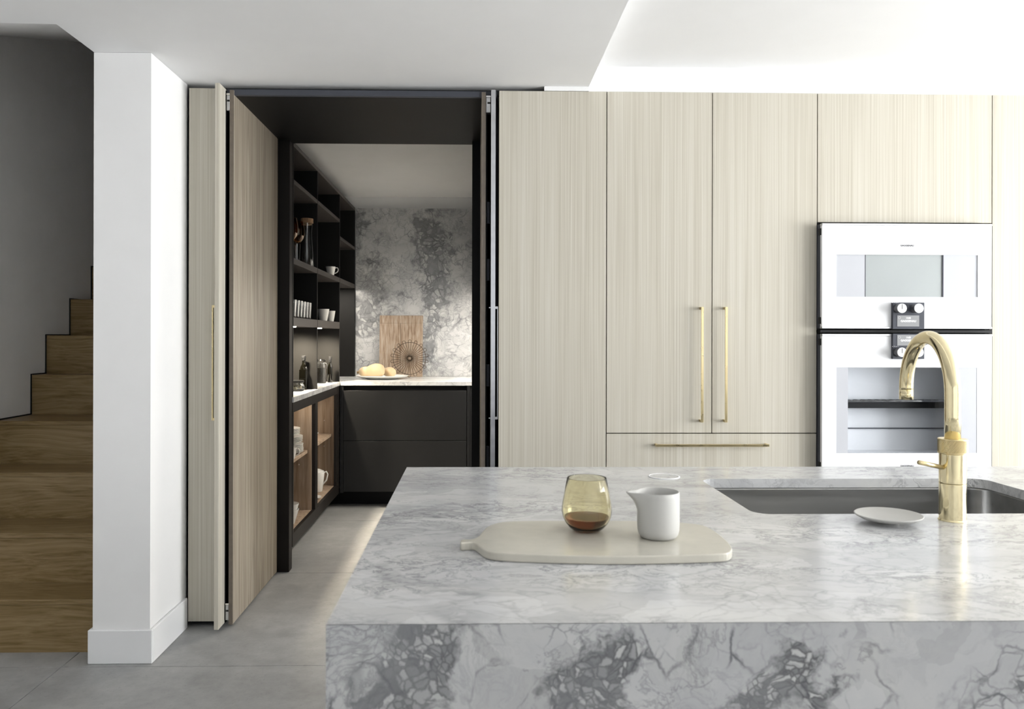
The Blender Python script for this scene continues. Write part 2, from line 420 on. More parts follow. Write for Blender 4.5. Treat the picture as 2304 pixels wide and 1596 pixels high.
# rear wall with window, side wall with full glazing
struct('wall_rear', joined(box(X0, -1.6, Y0-.1, Y0, 0, CR), box(2.0, X1, Y0-.1, Y0, 0, CR), box(-1.6, 2.0, Y0-.1, Y0, 0, .38), box(-1.6, 2.0, Y0-.1, Y0, 2.32, CR)), 'white', 'white rear wall with a wide window')
struct('wall_right', joined(box(X1, X1+.1, Y0, -1.3, 0, CR), box(X1, X1+.1, 2.5, 4.3, 0, CR), box(X1, X1+.1, -1.3, 2.5, 2.35, CR), box(X1, X1+.1, -1.3, 2.5, 0, .12)), 'white', 'white side wall with full-height glazing')
def frames(name, horizontal, a0, a1, n, z0, z1, at, label):
    parts = []
    for k in range(n+1):
        a = a0 + (a1-a0)*k/n
        parts.append(box(a-.025, a+.025, at-.03, at+.03, z0, z1) if horizontal else box(at-.03, at+.03, a-.025, a+.025, z0, z1))
    for z in (z0+.02, z1-.02):
        parts.append(box(a0, a1, at-.03, at+.03, z-.03, z+.03) if horizontal else box(at-.03, at+.03, a0, a1, z-.03, z+.03))
    struct(name, joined(*parts), 'skirt', label, 'window')
frames('window_1', True, -1.6, 2.0, 3, .38, 2.32, Y0-.02, 'white framed window in the rear wall')
frames('window_2', False, -1.3, 2.5, 4, .12, 2.35, X1+.02, 'white framed glazing in the side wall')
# pantry shell behind the cabinets
PXR = .36
struct('wall_pantry_left', box(-1.42, -1.40, 4.36, 7.0, 0, 2.6), 'black', 'black wall behind the pantry shelves', 'wall')
struct('wall_pantry_right', box(PXR, PXR+.1, 4.36, 7.0, 0, 2.6), 'white', 'pale wall on the far side of the pantry', 'wall')
struct('wall_pantry_back', box(-1.5, PXR+.1, 6.66, 6.76, 0, 2.6), 'white', 'white strip of wall above the marble splashback', 'wall')
struct('ceiling_pantry', box(-1.42, PXR+.1, 4.30, 6.76, 2.487, 2.6), 'white', 'pale grey ceiling of the pantry', 'ceiling')
struct('wall_cabinet_back', joined(box(.10, X1, 4.15, 4.28, 0, 2.6), box(-1.42, -1.06, 4.36, 4.38, 0, 2.6)), 'gap', 'dark wall behind the tall cabinets', 'wall')

# ------------------------------------------------------------------ STAIRS
st = thing('staircase', 'golden oak staircase climbing behind the white nib wall', 'staircase', (-1.96, 3.3, 0))
rise, sy = .2163, 3.215
fy = [3.215]
for y_bot, k in ((1312, 1), (1167, 2), (1044, 3), (933, 4), (841, 5)):
    fy.append(U(110, y_bot, Z=k*rise).y)
fy[1] = (fy[1]+fy[0]+.22)/2
for k in range(6, 13): fy.append(fy[-1] + .26)
for k in range(len(fy)-1):
    z = rise*k; a = fy[k]; b = fy[k+1]
    obj('riser', box(SX+.004, WX-.002, a+.004, a+.022, z, z+rise-.022), 'stairoak', st)
    obj('tread', box(SX+.004, WX-.002, a, b+.006, z+rise-.022, z+rise, .003), 'stairoak', st)
    obj('shadow_gap_strip', joined(box(SX+.001, SX+.005, a-.005, b, z+rise, z+rise+.006), box(SX+.001, SX+.005, a-.006, a+.002, z, z+rise+.006)), 'gap', st)  # dark strip painted in for the shadow gap between steps and wall
    obj('carcass', box(SX+.004, WX-.002, a+.03, b+.02, 0, z+rise-.022), 'stairoak', st)

# ------------------------------------------------------------------ BIFOLD POCKET DOORS AND THEIR HOUSING
pn = thing('pocket_housing', 'pale oak fixed pocket front between nib wall and folded door', 'panel', (-1.2, YC, 0))
obj('front_panel', box(-1.268, -1.138, YC, YC+.02, .028, 2.398, .001), 'light', pn)
obj('plinth', box(-1.268, -1.14, YC+.05, YC+.065, 0, .028), 'gap', pn)

def hinge(parent, x0, x1, y, z, up):
    h = obj('hinge_block', box(x0, x1, y-.004, y+.03, z-.034, z+.034, .002), 'alu', parent)
    obj('hinge_cap', box(x0, x1+.001, y-.006, y+.028, z+up*.034, z+up*.042, .001), 'chrome', h)
    obj('screw', box((x0+x1)/2-.004, x1, y-.0055, y-.003, z+.005, z+.013), 'gap', h)

dl = thing('bifold_door', 'folded pocket door showing its brown oak inner face beside the nib wall', 'door', (-1.1, 3.6, 0), 'folded pantry pocket doors')
obj('outer_leaf', box(-1.129, -1.109, 3.405, 4.24, .018, 2.398, .001), 'light', dl)
obj('leaf_lining', box(-1.1085, -1.104, 3.487, 4.24, .02, 2.39), 'black', dl)
obj('inner_leaf', box(-1.090, -1.072, 3.485, 4.262, .012, 2.392, .001), 'brown', dl, label='brown oak inner leaf')
obj('shaded_edge', box(-1.090, -1.072, 3.4835, 3.4849, .012, 2.392), 'brownshade', dl)  # dark strip: shade on the leaf's front edge put into colour
obj('inner_lining', box(-1.096, -1.0905, 3.50, 4.25, .03, 2.36), 'black', dl)
hinge(dl, -1.104, -1.0905, 3.487, 2.335, 1); hinge(dl, -1.104, -1.0905, 3.487, .065, 1)
def bar_handle(parent, a, b, depth, axis, t=.011, w=.006):
    """square bar from a to b standing proud of a front by 'depth' along -Y, with two posts"""
    if axis == 'z':
        x, y, z0 = a; z1 = b[2]
        bm = joined(box(x-t/2, x+t/2, y-depth-w, y-depth, z0, z1, .0008), box(x-t/2, x+t/2, y-depth, y, z0, z0+t, .0008), box(x-t/2, x+t/2, y-depth, y, z1-t, z1, .0008))
    else:
        x, y, z0 = a; x1 = b[0]
        bm = joined(box(x, x1, y-depth-w, y-depth, z0-t/2, z0+t/2, .0008), box(x, x+t, y-depth, y, z0-t/2, z0+t/2, .0008), box(x1-t, x1, y-depth, y, z0-t/2, z0+t/2, .0008))
    return obj('handle', bm, 'brass', parent, label='slim square brass bar handle')
ol = dl.children[0]
z0h, z1h = .925, 1.432
obj('handle', joined(box(-1.153, -1.147, 3.440, 3.451, z0h, z1h, .0008), box(-1.147, -1.129, 3.440, 3.451, z0h, z0h+.011), box(-1.147, -1.129, 3.440, 3.451, z1h-.011, z1h)), 'brass', ol, label='slim square brass bar handle')

dr = thing('bifold_door', 'folded pocket door seen edge-on beside the tall cabinet panel', 'door', (.06, 3.6, 0), 'folded pantry pocket doors')
obj('inner_leaf', box(.031, .050, 3.485, 4.262, .012, 2.392, .001), 'brown', dr, label='brown oak inner leaf')
obj('shaded_edge', box(.031, .050, 3.4835, 3.4849, .012, 2.392), 'brownshade', dr)  # same dark strip, painting the shaded front edge of this leaf
obj('inner_lining', box(.0505, .0555, 3.50, 4.25, .03, 2.36), 'black', dr)
hinge(dr, .0505, .0715, 3.489, 2.335, 1)
for z in (1.86, 1.60, 1.12, .75): obj('hinge_leaf', joined(box(.0560, .0700, 3.53, 3.545, z-.05, z+.05, .002), box(.058, .064, 3.528, 3.531, z+.02, z+.03), box(.058, .064, 3.528, 3.531, z-.03, z-.02)), 'panelgrey', dr)
o2 = obj('outer_leaf', box(.0735, .0935, 3.470, 4.24, .018, 2.398, .001), 'light', dr)
obj('shaded_edge', box(.0735, .0935, 3.468, 3.4705, .018, 2.398), 'alu', o2)  # grey strip added to give the pale leaf edge its shaded grey-blue tone
obj('handle', joined(box(.1035, .1065, 3.488, 3.499, z0h, z1h), box(.0935, .1035, 3.488, 3.499, z0h, z0h+.011), box(.0935, .1035, 3.488, 3.499, z1h-.011, z1h), box(.066, .0735, 3.490, 3.496, z1h-.008, z1h-.003), box(.066, .0735, 3.490, 3.496, z0h+.003, z0h+.008)), 'alu', o2)
pr = thing('trim_2', 'black lined doorway with deep soffit leading into the pantry', 'doorway', (-.5, 4.3, 0)); pr['kind'] = 'structure'
obj('inner_liner', box(-1.142, -1.138, YC+.021, 4.289, .0, 2.37), 'black', pr)
obj('soffit', box(-1.138, .1, 3.515, 4.36, 2.372, 2.395), 'black', pr)
obj('track', box(-1.104, .1, 3.49, 3.512, 2.372, 2.398, .001), 'panelgrey', pr)
obj('jamb', box(-1.142, -1.014, 4.29, 4.36, 0, 2.372, .001), 'blackwarm', pr)
obj('jamb', box(-.013, .10, 4.29, 4.36, 0, 2.372, .001), 'black', pr)
obj('head', box(-1.30, .36, 4.29, 4.36, 2.372, 2.49), 'black', pr)
obj('side_lining', box(.0985, .1055, 3.53, 4.29, 0, 2.395), 'black', pr)
obj('pelmet', box(-1.268, .30, 3.55, 3.57, 2.396, CL), 'gap', pr)
struct('trim_1', box(.312, .512, YC+.003, YC+.02, 2.4005, CL), 'white', 'white filler strip above the tall cabinet', 'trim')

# ------------------------------------------------------------------ TALL CABINETS
DB = 2.398
XJ = [.1095, .593, 1.070, 1.547, 2.347, 3.147, 3.92, 4.69]
def carcass(t, x0, x1):
    obj('carcass', joined(box(x0+.001, x0+.018, YC+.021, 4.14, .1, DB), box(x1-.018, x1-.001, YC+.021, 4.14, .1, DB), box(x0+.018, x1-.018, 4.12, 4.14, .1, DB), box(x0+.018, x1-.018, YC+.021, 4.12, DB-.018, DB), box(x0+.018, x1-.018, YC+.021, 4.12, .1, .118)), 'gap', t)
    obj('plinth', box(x0, x1, YC+.06, YC+.075, 0, .1), 'gap', t)
G = .002
t1 = thing('tall_cabinet', 'pale oak tall cabinet with plain door and no handle beside the pantry', 'cabinet', ((XJ[0]+XJ[1])/2, YC, 0))
carcass(t1, XJ[0], XJ[1]); obj('door', box(XJ[0], XJ[1]-G, YC, YC+.02, .02, DB, .001), 'light', t1)
t2 = thing('tall_cabinet', 'pale oak double cabinet with brass handles above a wide drawer', 'cabinet', (XJ[2], YC, 0))
carcass(t2, XJ[1], XJ[3])
zd = U(1600, 975.5, Y=YC).z
d1 = obj('door', box(XJ[1]+G, XJ[2]-G, YC, YC+.02, zd+G, DB, .001), 'light', t2)
d2 = obj('door', box(XJ[2]+G, XJ[3]-G, YC, YC+.02, zd+G, DB, .001), 'light', t2)
d3 = obj('drawer', box(XJ[1]+G, XJ[3]-G, YC, YC+.02, .12, zd-G, .001), 'light', t2)
for d, px in ((d1, 1580), (d2, 1634)):
    a = U(px, 951, Y=YC-.03); b = U(px, 691, Y=YC-.03)
    bar_handle(d, (a.x, YC, a.z), (a.x, YC, b.z), .026, 'z')
a = U(1476, 1003, Y=YC-.03); b = U(1731, 1003, Y=YC-.03)
bar_handle(d3, (a.x, YC, a.z), (b.x, YC, a.z), .026, 'x')
t3 = thing('oven_cabinet', 'pale oak oven housing with horizontal flap above the two ovens', 'cabinet', ((XJ[3]+XJ[4])/2, YC, 0))
carcass(t3, XJ[3], XJ[4])
obj('flap', box(XJ[3]+G, XJ[4]-G, YC, YC+.02, 1.817, DB, .001), 'light', t3)
obj('lower_drawer', box(XJ[3]+G, XJ[4]-G, YC, YC+.02, .12, .66, .001), 'light', t3)
for i, lb in ((4, 'pale oak tall cabinet door right beside the white ovens'), (5, 'pale oak tall cabinet next but one to the ovens'), (6, 'pale oak end cabinet by the side glazing')):
    t = thing('tall_cabinet', lb, 'cabinet', ((XJ[i]+XJ[i+1])/2, YC, 0))
    carcass(t, XJ[i], XJ[i+1]); obj('door', box(XJ[i]+G, XJ[i+1]-G, YC, YC+.02, .02, DB, .001), 'light', t)

# ------------------------------------------------------------------ OVENS
YO = 3.43
def oven(label, ytop, ybot, win, knob_y, scr, panel, logo_y, deep):
    tl = U(1850, ytop, Y=YO); br = U(2231, ybot, Y=YO)
    x0, x1, z1, z0 = tl.x, br.x, tl.z, br.z
    t = thing('oven', label, 'oven', ((x0+x1)/2, YO, z0))
    wl = U(win[0], win[1], Y=YO); wr = U(win[2], win[3], Y=YO)
    door = obj('door_panel', joined(box(x0, wl.x, YO, YO+.018, z0, z1), box(wr.x, x1, YO, YO+.018, z0, z1), box(wl.x, wr.x, YO, YO+.018, wl.z, z1), box(wl.x, wr.x, YO, YO+.018, z0, wr.z)), 'ovenwhite', t, label='white enamelled glass door front')
    obj('edge_trim', box(x0-.001, x1+.001, YO-.003, YO+.02, z1-.008, z1+.001, .001), 'alu', door)
    obj('edge_trim', box(x0-.001, x1+.001, YO-.003, YO+.02, z0-.001, z0+.008, .001), 'alu', door)
    obj('door_frame', joined(box(x0, x0+.012, YO+.0185, YC+.02, z0, z1), box(x1-.012, x1, YO+.0185, YC+.02, z0, z1), box(x0+.012, x1-.012, YO+.04, YC+.02, z1-.02, z1), box(x0+.012, x1-.012, YO+.04, YC+.02, z0, z0+.02)), 'panelgrey', t)
    for zq in (z1-.05, z0+.02): obj('catch', box(x0-.004, x0, YO+.01, YO+.03, zq, zq+.03), 'gap', t)
    if not deep:
        gl = U(1948, 600, Y=YO).x; gr = U(2123, 600, Y=YO).x
        obj('window_side', box(wl.x, gl, YO+.004, YO+.010, wr.z, wl.z), 'ovengrey', door)
        obj('window_side', box(gr, wr.x, YO+.004, YO+.010, wr.z, wl.z), 'ovengrey', door)
        obj('window_centre', box(gl, gr, YO+.007, YO+.012, wr.z, wl.z), 'ovenwin', door)
        for q0, q1 in ((gl-.001, gl+.001), (gr-.003, gr+.002)): obj('window_line', box(q0, q1, YO+.003, YO+.012, wr.z, wl.z), 'panelgrey', door)
        obj('body', box(x0+.02, x1-.02, YC+.022, 4.0, z0+.02, z1-.02), 'cavity', t)
    else:
        zc0, zc1 = wr.z-.01, wl.z+.012
        cx0 = wl.x+.0; cx1 = wr.x-.0
        cv = obj('cavity', joined(box(cx0-.005, cx1+.005, 3.60, 3.61, zc0, zc1), box(cx0-.006, cx1+.006, YO+.03, 3.61, zc0-.01, zc0), box(cx0-.006, cx1+.006, YO+.03, 3.61, zc1, zc1+.01)), 'cavity', t)
        for q0 in (cx0-.010, cx1+.001): obj('cavity_side', box(q0, q0+.009, YO+.03, 3.61, zc0, zc1), 'cavitylight', t)
        gl = U(1908, 900, Y=YO).x; gr = U(2126, 900, Y=YO).x
        obj('window_side', box(wl.x, gl, YO+.0012, YO+.0045, wr.z, wl.z), 'ovengrey', door)
        obj('window_side', box(gr, wr.x, YO+.0012, YO+.0045, wr.z, wl.z), 'ovengrey', door)
        obj('glass', box(gl, gr, YO+.002, YO+.0035, wr.z, wl.z), 'pane', door)
        zr = U(2000, 903, Y=3.52).z
        bars = [box(cx0, cx1, 3.52, 3.524, zr-.003, zr+.003), box(cx0, cx1, 3.585, 3.589, zr-.003, zr+.003)]
        for k in range(19):
            xx = cx0+.02+(cx1-cx0-.04)*k/18; bars.append(box(xx-.002, xx+.002, 3.52, 3.589, zr+.003, zr+.006))
        obj('rack', joined(*bars), 'chrome', t)
        obj('baking_tray', joined(box(cx0+.002, cx1-.002, 3.54, 3.545, zr-.034, zr-.006), box(cx0+.002, cx1-.002, 3.545, 3.59, zr-.034, zr-.028)), 'charcoal', t)
        obj('tray_rail', box(cx0+.004, cx1-.004, 3.592, 3.598, zc0+.10, zc0+.104), 'panelgrey', t)
    # control module
    a = U(panel[0], panel[1], Y=YO-.014); b = U(panel[2], panel[3], Y=YO-.014)
    cp = obj('control_panel', box(a.x, b.x, YO-.014, YO+.016, b.z, a.z, .001), 'panelgrey', t)
    a = U(scr[0], scr[1], Y=YO-.015); b = U(scr[2], scr[3], Y=YO-.015)
    obj('display', box(a.x, b.x, YO-.0156, YO-.014, b.z, a.z), 'screen', cp)
    c = (a.x+b.x)/2; hgt = a.z-b.z
    text('clock_text', '11:55', .010, (c, YO-.0162, a.z-hgt*.24), 'ink', cp)
    text('display_text', 'GAGGENAU', .0125, (c, YO-.0162, a.z-hgt*.52), 'ink', cp)
    xf_ = lambda bm, v: xf(bm, Matrix.Translation(v) @ Matrix.Rotation(PI/2, 4, 'X'))
    obj('icon', xf_(tube([(.005*math.cos(q*PI/6), .005*math.sin(q*PI/6), 0) for q in range(12)], .0004, 6, True), (a.x+.009, YO-.0158, a.z-.010)), 'ink', cp)
    for px in (2029, 2067):
        v = U(px, knob_y, Y=YO-.045)
        kb = obj('knob_base', xf_(lathe([(0, 0), (.0200, 0), (.0196, .0305), (0, .0305)], n=36), (v.x, YO-.014, v.z)), 'inkdark', cp)
        obj('knob_face', xf_(lathe([(0, 0), (.0205, 0), (.0208, .002), (.0205, .0035), (0, .004)], n=36), (v.x, YO-.0445, v.z)), 'chromeface', kb)
        if px == 2029:
            obj('knob_mark', box(v.x-.0008, v.x+.0008, YO-.0495, YO-.0484, v.z-.004, v.z+.018), 'panelgrey', kb)
            for q in range(4): obj('dial_mark', box(v.x-.026+q*.008, v.x-.023+q*.008, YO-.0148, YO-.014, v.z+.0245+.001*(q % 2), v.z+.026+.001*(q % 2)), 'ink', cp)
    v = U(2041, logo_y, Y=YO)
    text('badge_text', 'GAGGENAU', .0105, (v.x, YO-.0004, v.z), 'inkdark', door, 1.05 if not deep else 1.05)
    return t
M['chromeface'] = plain('satin knob face', (.80, .80, .80), .35, .02, metal=.35)
oven('upper white oven with shallow grey window above the control knobs', 503, 740, (1882, 573, 2200, 669), 694, (2019, 710, 2068, 735), (2009, 681, 2080, 741), 553, False)
oven('lower white oven with deep glass window and wire rack inside', 752, 1066, (1882, 827, 2198, 1020), 793, (2019, 754, 2068, 778), (2009, 751, 2080, 808), 1049, True)
zz = U(2000, 746, Y=YC).z
tag(obj('divider_strip', box(1.552, 2.335, YC-.022, YC+.02, zz-.007, zz+.007, .001), 'charcoal', loc=(1.94, YC, zz-.007)), 'dark strip in the gap between the two white ovens', 'trim')

# ------------------------------------------------------------------ ISLAND
IX0, IX1, IY0, IY1, IZ = -.178, 2.9, .942, 2.068, .95
hole = rrect(.552, 1.252, 1.515, 1.892, .035)
isl = thing('island_worktop', 'grey veined marble waterfall island worktop with sink cutout', 'worktop', (1.36, 1.5, 0))
tsb = prism([(IX0, IY0), (IX1, IY0), (IX1, IY1), (IX0, IY1)], IZ-.022, IZ, [hole])
for v in tsb.verts:
    if v.co.z < IZ-.01:
        if abs(v.co.y-IY0) < 1e-4: v.co.y += .022
        if abs(v.co.x-IX0) < 1e-4: v.co.x += .022
        if abs(v.co.x-IX1) < 1e-4: v.co.x -= .022
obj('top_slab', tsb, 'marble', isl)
def mitre_slab(name, a0, a1, out, inn, flip=False):
    # upright slab mitred into the top: cross-section in (depth, z), run from a0 to a1
    sec = [(out, 0), (out, IZ-.0008), (inn, IZ-.0228), (inn, 0)]
    bm = bmesh.new(); e0 = []; e1 = []
    for d_, z_ in sec:
        m_ = .022 if (flip and d_ == inn) else 0
        e0.append(bm.verts.new((a0, d_, z_) if not flip else (d_, a0, z_))); e1.append(bm.verts.new((a1, d_, z_) if not flip else (d_, a1, z_)))
    bm.faces.new(e0); bm.faces.new(e1)
    for k in range(4): bm.faces.new((e0[k], e0[(k+1) % 4], e1[(k+1) % 4], e1[k]))
    bmesh.ops.recalc_face_normals(bm, faces=bm.faces[:])
    return obj(name, bm, 'marblefront_shaded', isl)
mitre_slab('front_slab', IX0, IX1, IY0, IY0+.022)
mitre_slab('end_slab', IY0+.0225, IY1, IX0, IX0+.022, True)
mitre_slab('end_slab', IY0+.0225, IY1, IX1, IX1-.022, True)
ic = thing('island_cabinet', 'black base cabinet under the marble island', 'cabinet', (1.36, 1.6, 0))
obj('carcass', joined(box(IX0+.03, .50, 1.2, IY1-.06, .1, IZ-.03), box(1.30, IX1-.03, 1.2, IY1-.06, .1, IZ-.03), box(.50, 1.30, 1.2, IY1-.06, .1, .68)), 'black', ic)
for k in range(5):
    w_ = (IX1-IX0-.08)/5; obj('door', box(IX0+.04+k*w_+.002, IX0+.04+(k+1)*w_-.002, IY1-.06, IY1-.04, .12, .90, .001), 'black', ic)
obj('plinth', box(IX0+.03, IX1-.03, IY1-.12, IY1-.10, 0, .1), 'gap', ic)
# sink: undermount rounded bowl
def ringbowl(levels):
    bm = bmesh.new(); prev = None
    for (x0, x1, y0, y1, r, z) in levels:
        ring = [bm.verts.new((x, y, z)) for x, y in rrect(x0, x1, y0, y1, r, 8)]
        if prev:
            for i in range(len(ring)): bm.faces.new((prev[i], prev[(i+1) % len(ring)], ring[(i+1) % len(ring)], ring[i]))
        prev = ring
    bm.faces.new(prev)
    for f in bm.faces: f.smooth = True
    bm.faces.ensure_lookup_table(); bm.faces[-1].smooth = False
    return bm
sk = thing('sink', 'undermounted brushed steel sink bowl in the marble island', 'sink', (.9, 1.7, IZ-.25))
sb = ringbowl([(.52, 1.284, 1.483, 1.924, .05, IZ-.0225), (.546, 1.258, 1.509, 1.898, .04, IZ-.0225), (.546, 1.258, 1.509, 1.898, .04, IZ-.028), (.546, 1.258, 1.509, 1.898, .04, IZ-.21),
               (.555, 1.249, 1.518, 1.889, .05, IZ-.235), (.58, 1.224, 1.54, 1.865, .06, IZ-.245)])
b_ = obj('bowl', sb, 'steel', sk)
md = b_.modifiers.new('t', 'SOLIDIFY'); md.thickness = .0012; md.offset = 1
obj('drain', lathe([(0, .006), (.02, .006), (.022, .004), (.045, .004), (.048, 0), (0, 0)], (.9, 1.70, IZ-.2445)), 'chrome', sk)

# tap
tb = U(2143, 1171, Z=IZ); tx, ty = tb.x, tb.y
tp = thing('kitchen_tap', 'polished brass swan-neck tap with knurled ring on the island', 'tap', (tx, ty, IZ))
R = .0232
obj('base', lathe([(0, 0), (R+.0015, 0), (R+.0015, .0015), (R, .003), (R, .0705), (R-.0006, .071), (0, .071)], (tx, ty, IZ), 48), 'polbrass', tp)
zk = 1.298-(1019-757)/1195
obj('body', lathe([(0, .0716), (R-.0006, .0716), (R, .072), (R, zk-IZ-.002), (R-.002, zk-IZ), (0, zk-IZ)], (tx, ty, IZ), 48), 'polbrass', tp)
# knurled collar: real diamond relief
bm = bmesh.new(); nK = 96; rows = 13; zk1 = 1.298-(988-757)/1195; rings = []
for j in range(rows):
    z = zk+.0008 + (zk1-zk-.0016)*j/(rows-1); rr = .0246
    rings.append([bm.verts.new((tx+(rr+(.0005 if (i+j) % 2 else -.0004))*math.cos(2*PI*i/nK), ty+(rr+(.0005 if (i+j) % 2 else -.0004))*math.sin(2*PI*i/nK), z)) for i in range(nK)])
for a_, b2 in zip(rings, rings[1:]):
    for i in range(nK): bm.faces.new((a_[i], a_[(i+1) % nK], b2[(i+1) % nK], b2[i]))
bm.faces.new(rings[0][::-1]); bm.faces.new(rings[-1])
kn = obj('collar', bm, 'brass', tp, label='knurled brass collar')
obj('collar_rim', joined(lathe([(0, -.0008), (.0252, -.0008), (.0254, 0), (.0254, .0012), (0, .0012)], (tx, ty, zk), 48), lathe([(0, -.0012), (.0254, -.0012), (.0254, .0), (.0246, .0008), (0, .0008)], (tx, ty, zk1), 48)), 'brass', kn)
e = U(2039, 899, Y=1.675); RT = .0139
dirv = Vector((e.x-tx, e.y-ty, 0)); reach = dirv.length; dirv.normalize(); rad = reach/2
ztop = 1.2975; zs = ztop-rad
path = [Vector((tx, ty, zk1-.004)), Vector((tx, ty, (zk1+zs)/2))]
for k in range(0, 33):
    a_ = PI*k/32; path.append(Vector((tx, ty, zs)) + dirv*(rad-rad*math.cos(a_)) + Vector((0, 0, rad*math.sin(a_)*1.0)))
zend = e.z
zj = zend+.026
path.append(Vector((tx, ty, 0))+dirv*reach+Vector((0, 0, min(zs-.005, zj))))
obj('spout', tube(path, RT, 24), 'polbrass', tp)
en = Vector((tx, ty, 0))+dirv*reach
obj('nozzle', tube([en+Vector((0, 0, path[-1].z-.0006)), en+Vector((0, 0, zend))], RT+.0001, 24), 'polbrass', tp)
lv0 = U(2120, 1052, Y=ty-.005); lv1 = U(2068, 1041, Y=ty-.045)
obj('lever', tube([lv0, lv0+(lv1-lv0)*.5, lv1], [.0042, .0042, .0042], 16), 'brass', tp)

# flush pop-up socket ring in the worktop
pc = U(1494, 1073, Z=IZ)
ps = thing('popup_socket', 'round flush pop-up socket lid in the marble behind the jug', 'socket', (pc.x, pc.y, IZ))
obj('rim', lathe([(.0345, 0), (.0385, 0), (.0388, .0012), (.0375, .002), (.0355, .002), (.0345, .001), (.0345, 0)], (pc.x, pc.y, IZ)), 'ink', ps)
obj('lid', lathe([(0, .0003), (.0340, .0003), (.0340, .0013), (0, .0013)], (pc.x, pc.y, IZ)), 'marble', ps)

# serving board
pts = [(1036, 1221), (1040, 1214), (1062, 1213), (1078, 1205), (1097, 1185), (1130, 1175), (1200, 1172), (1300, 1172), (1400, 1172), (1500, 1174), (1570, 1180), (1600, 1190), (1630, 1212),
       (1646, 1230), (1645, 1240), (1628, 1246), (1560, 1249), (1480, 1251), (1400, 1252), (1300, 1251), (1200, 1248), (1120, 1244), (1092, 1238), (1078, 1229), (1066, 1221), (1050, 1221)]
TZ = IZ+.0135
tr = tag(obj('serving_board', prism([tuple(v) for v in smooth_curve([tuple(U(x, y, Z=TZ).xy) for x, y in pts], 5)][::-1], IZ+.0003, TZ, bev=.002), 'tray', loc=(.2, 1.33, IZ)), 'cream stone serving board with small tapered handle on the island', 'board')

# stemless amber tumbler with spirit
g = U(1320, 1194, Z=TZ); gl_ = (g.x, g.y, TZ+.0003)
am = thing('tumbler', 'amber stemless tumbler holding dark spirit on the serving board', 'glass', gl_)
outer = [(0, 0), (.020, 0), (.0235, .001), (.030, .006), (.037, .0145), (.0415, .024), (.0432, .033), (.0430, .040), (.0412, .052), (.0378, .070), (.0338, .0905)]
inner = [(.0328, .0905), (.0368, .070), (.0401, .052), (.0418, .040), (.0419, .034), (.0402, .026), (.0362, .0160), (.029, .0085), (.020, .0035), (0, .003)]
obj('glass', lathe(outer+[(.0333, .0911)]+inner, gl_, 56), 'amber', am)
liq = [(0, .00705), (.0200, .00755), (.0290, .01055), (.0362, .01755), (.0385, .0220), (0, .0220)]
obj('spirit', lathe([(0, .0035), (.0197, .0041), (.0284, .0092), (.0354, .0168), (.0385, .0238), (0, .0238)], gl_, 56), 'liquor', am, label='dark brown spirit')

# jug
j = U(1481, 1209, Z=TZ); jl = (j.x, j.y, TZ+.0003)
nJ = 64; bm = bmesh.new(); rings = []
prof = [(.024, 0), (.0290, .0012), (.0325, .006), (.0342, .013), (.0347, .022), (.0347, .045), (.0347, .060), (.0347, .068), (.0345, .0755), (.0338, .0768), (.0325, .0762), (.0315, .060), (.0315, .02), (.029, .008), (.015, .005)]
ang_t = math.radians(188)
for r, z in prof:
    ring = []
    for i in range(nJ):
        a_ = 2*PI*i/nJ; d = abs((a_-ang_t+PI) % (2*PI)-PI)
        k = max(0, (z-.042)/.034); amt = .0215*(k**1.8)*math.exp(-(d/.30)**2)
        if r < .0335: amt *= .93
        rr = r+amt
        ring.append(bm.verts.new((jl[0]+rr*math.cos(a_), jl[1]+rr*math.sin(a_), jl[2]+z)))
    rings.append(ring)
for a_, b2 in zip(rings, rings[1:]):
    for i in range(nJ): bm.faces.new((a_[i], a_[(i+1) % nJ], b2[(i+1) % nJ], b2[i]))
bm.faces.new(rings[0][::-1]); bm.faces.new(rings[-1])
bmesh.ops.recalc_face_normals(bm, faces=bm.faces[:])
for f in bm.faces: f.smooth = True
tag(obj('milk_jug', bm, 'ceramic', loc=jl), 'small white matt ceramic jug with pointed spout on the serving board', 'jug')

# little dish by the sink
dp = U(1999, 1176, Z=IZ); 
ds = thing('small_dish', 'small round white dish beside the tap at the sink edge', 'dish', (dp.x, dp.y, IZ))
dbm = lathe([(0, .0025), (.030, .0025), (.048, .0035), (.0575, .0085), (.0592, .0108), (.0580, .0120), (.054, .0110), (.046, .0078), (.022, .0062), (0, .006)], (0, 0, 0), 56)
obj('saucer', xf(dbm, Matrix.Translation((dp.x, dp.y, IZ+.0043)) @ Matrix.Rotation(math.radians(-.8), 4, 'Y')), 'ceramic', ds)
obj('foot', xf(lathe([(0, -.004), (.018, -.004), (.021, .0034), (0, .0034)], n=32), Matrix.Translation((dp.x, dp.y, IZ+.0043)) @ Matrix.Rotation(math.radians(-.8), 4, 'Y')), 'ceramic', ds)

# ------------------------------------------------------------------ PANTRY
FX = -1.012; BX = -1.398
YB = [4.362, 5.04, 5.87, 6.62]
su = thing('shelf_unit', 'black open shelving covering the left side of the pantry', 'shelves', (-1.2, 5.4, .96))
CT = .955
TH = .024
shelfmat = 'charcoal'
obj('upright', box(BX, FX, YB[0], YB[0]+.016, CT+.0003, 2.385, .001), 'black', su)
obj('upright', box(BX, FX, YB[1]-.008, YB[1]+.008, CT+.0003, 2.36, .001), 'niche', su)
obj('upright', box(BX, FX, YB[2]-.008, YB[2]+.008, CT+.0003, 2.36, .001), 'niche', su)
obj('upright', box(BX, FX, YB[3]-.016, YB[3], CT+.0003, 2.36, .001), 'niche', su)
obj('top_board', box(BX, FX, YB[0], YB[3], 2.36, 2.385, .001), 'shelfedge', su)
obj('back_panel', box(BX-.001, BX+.004, YB[0]+.016, YB[3]-.016, CT+.0003, 2.36), 'black', su)
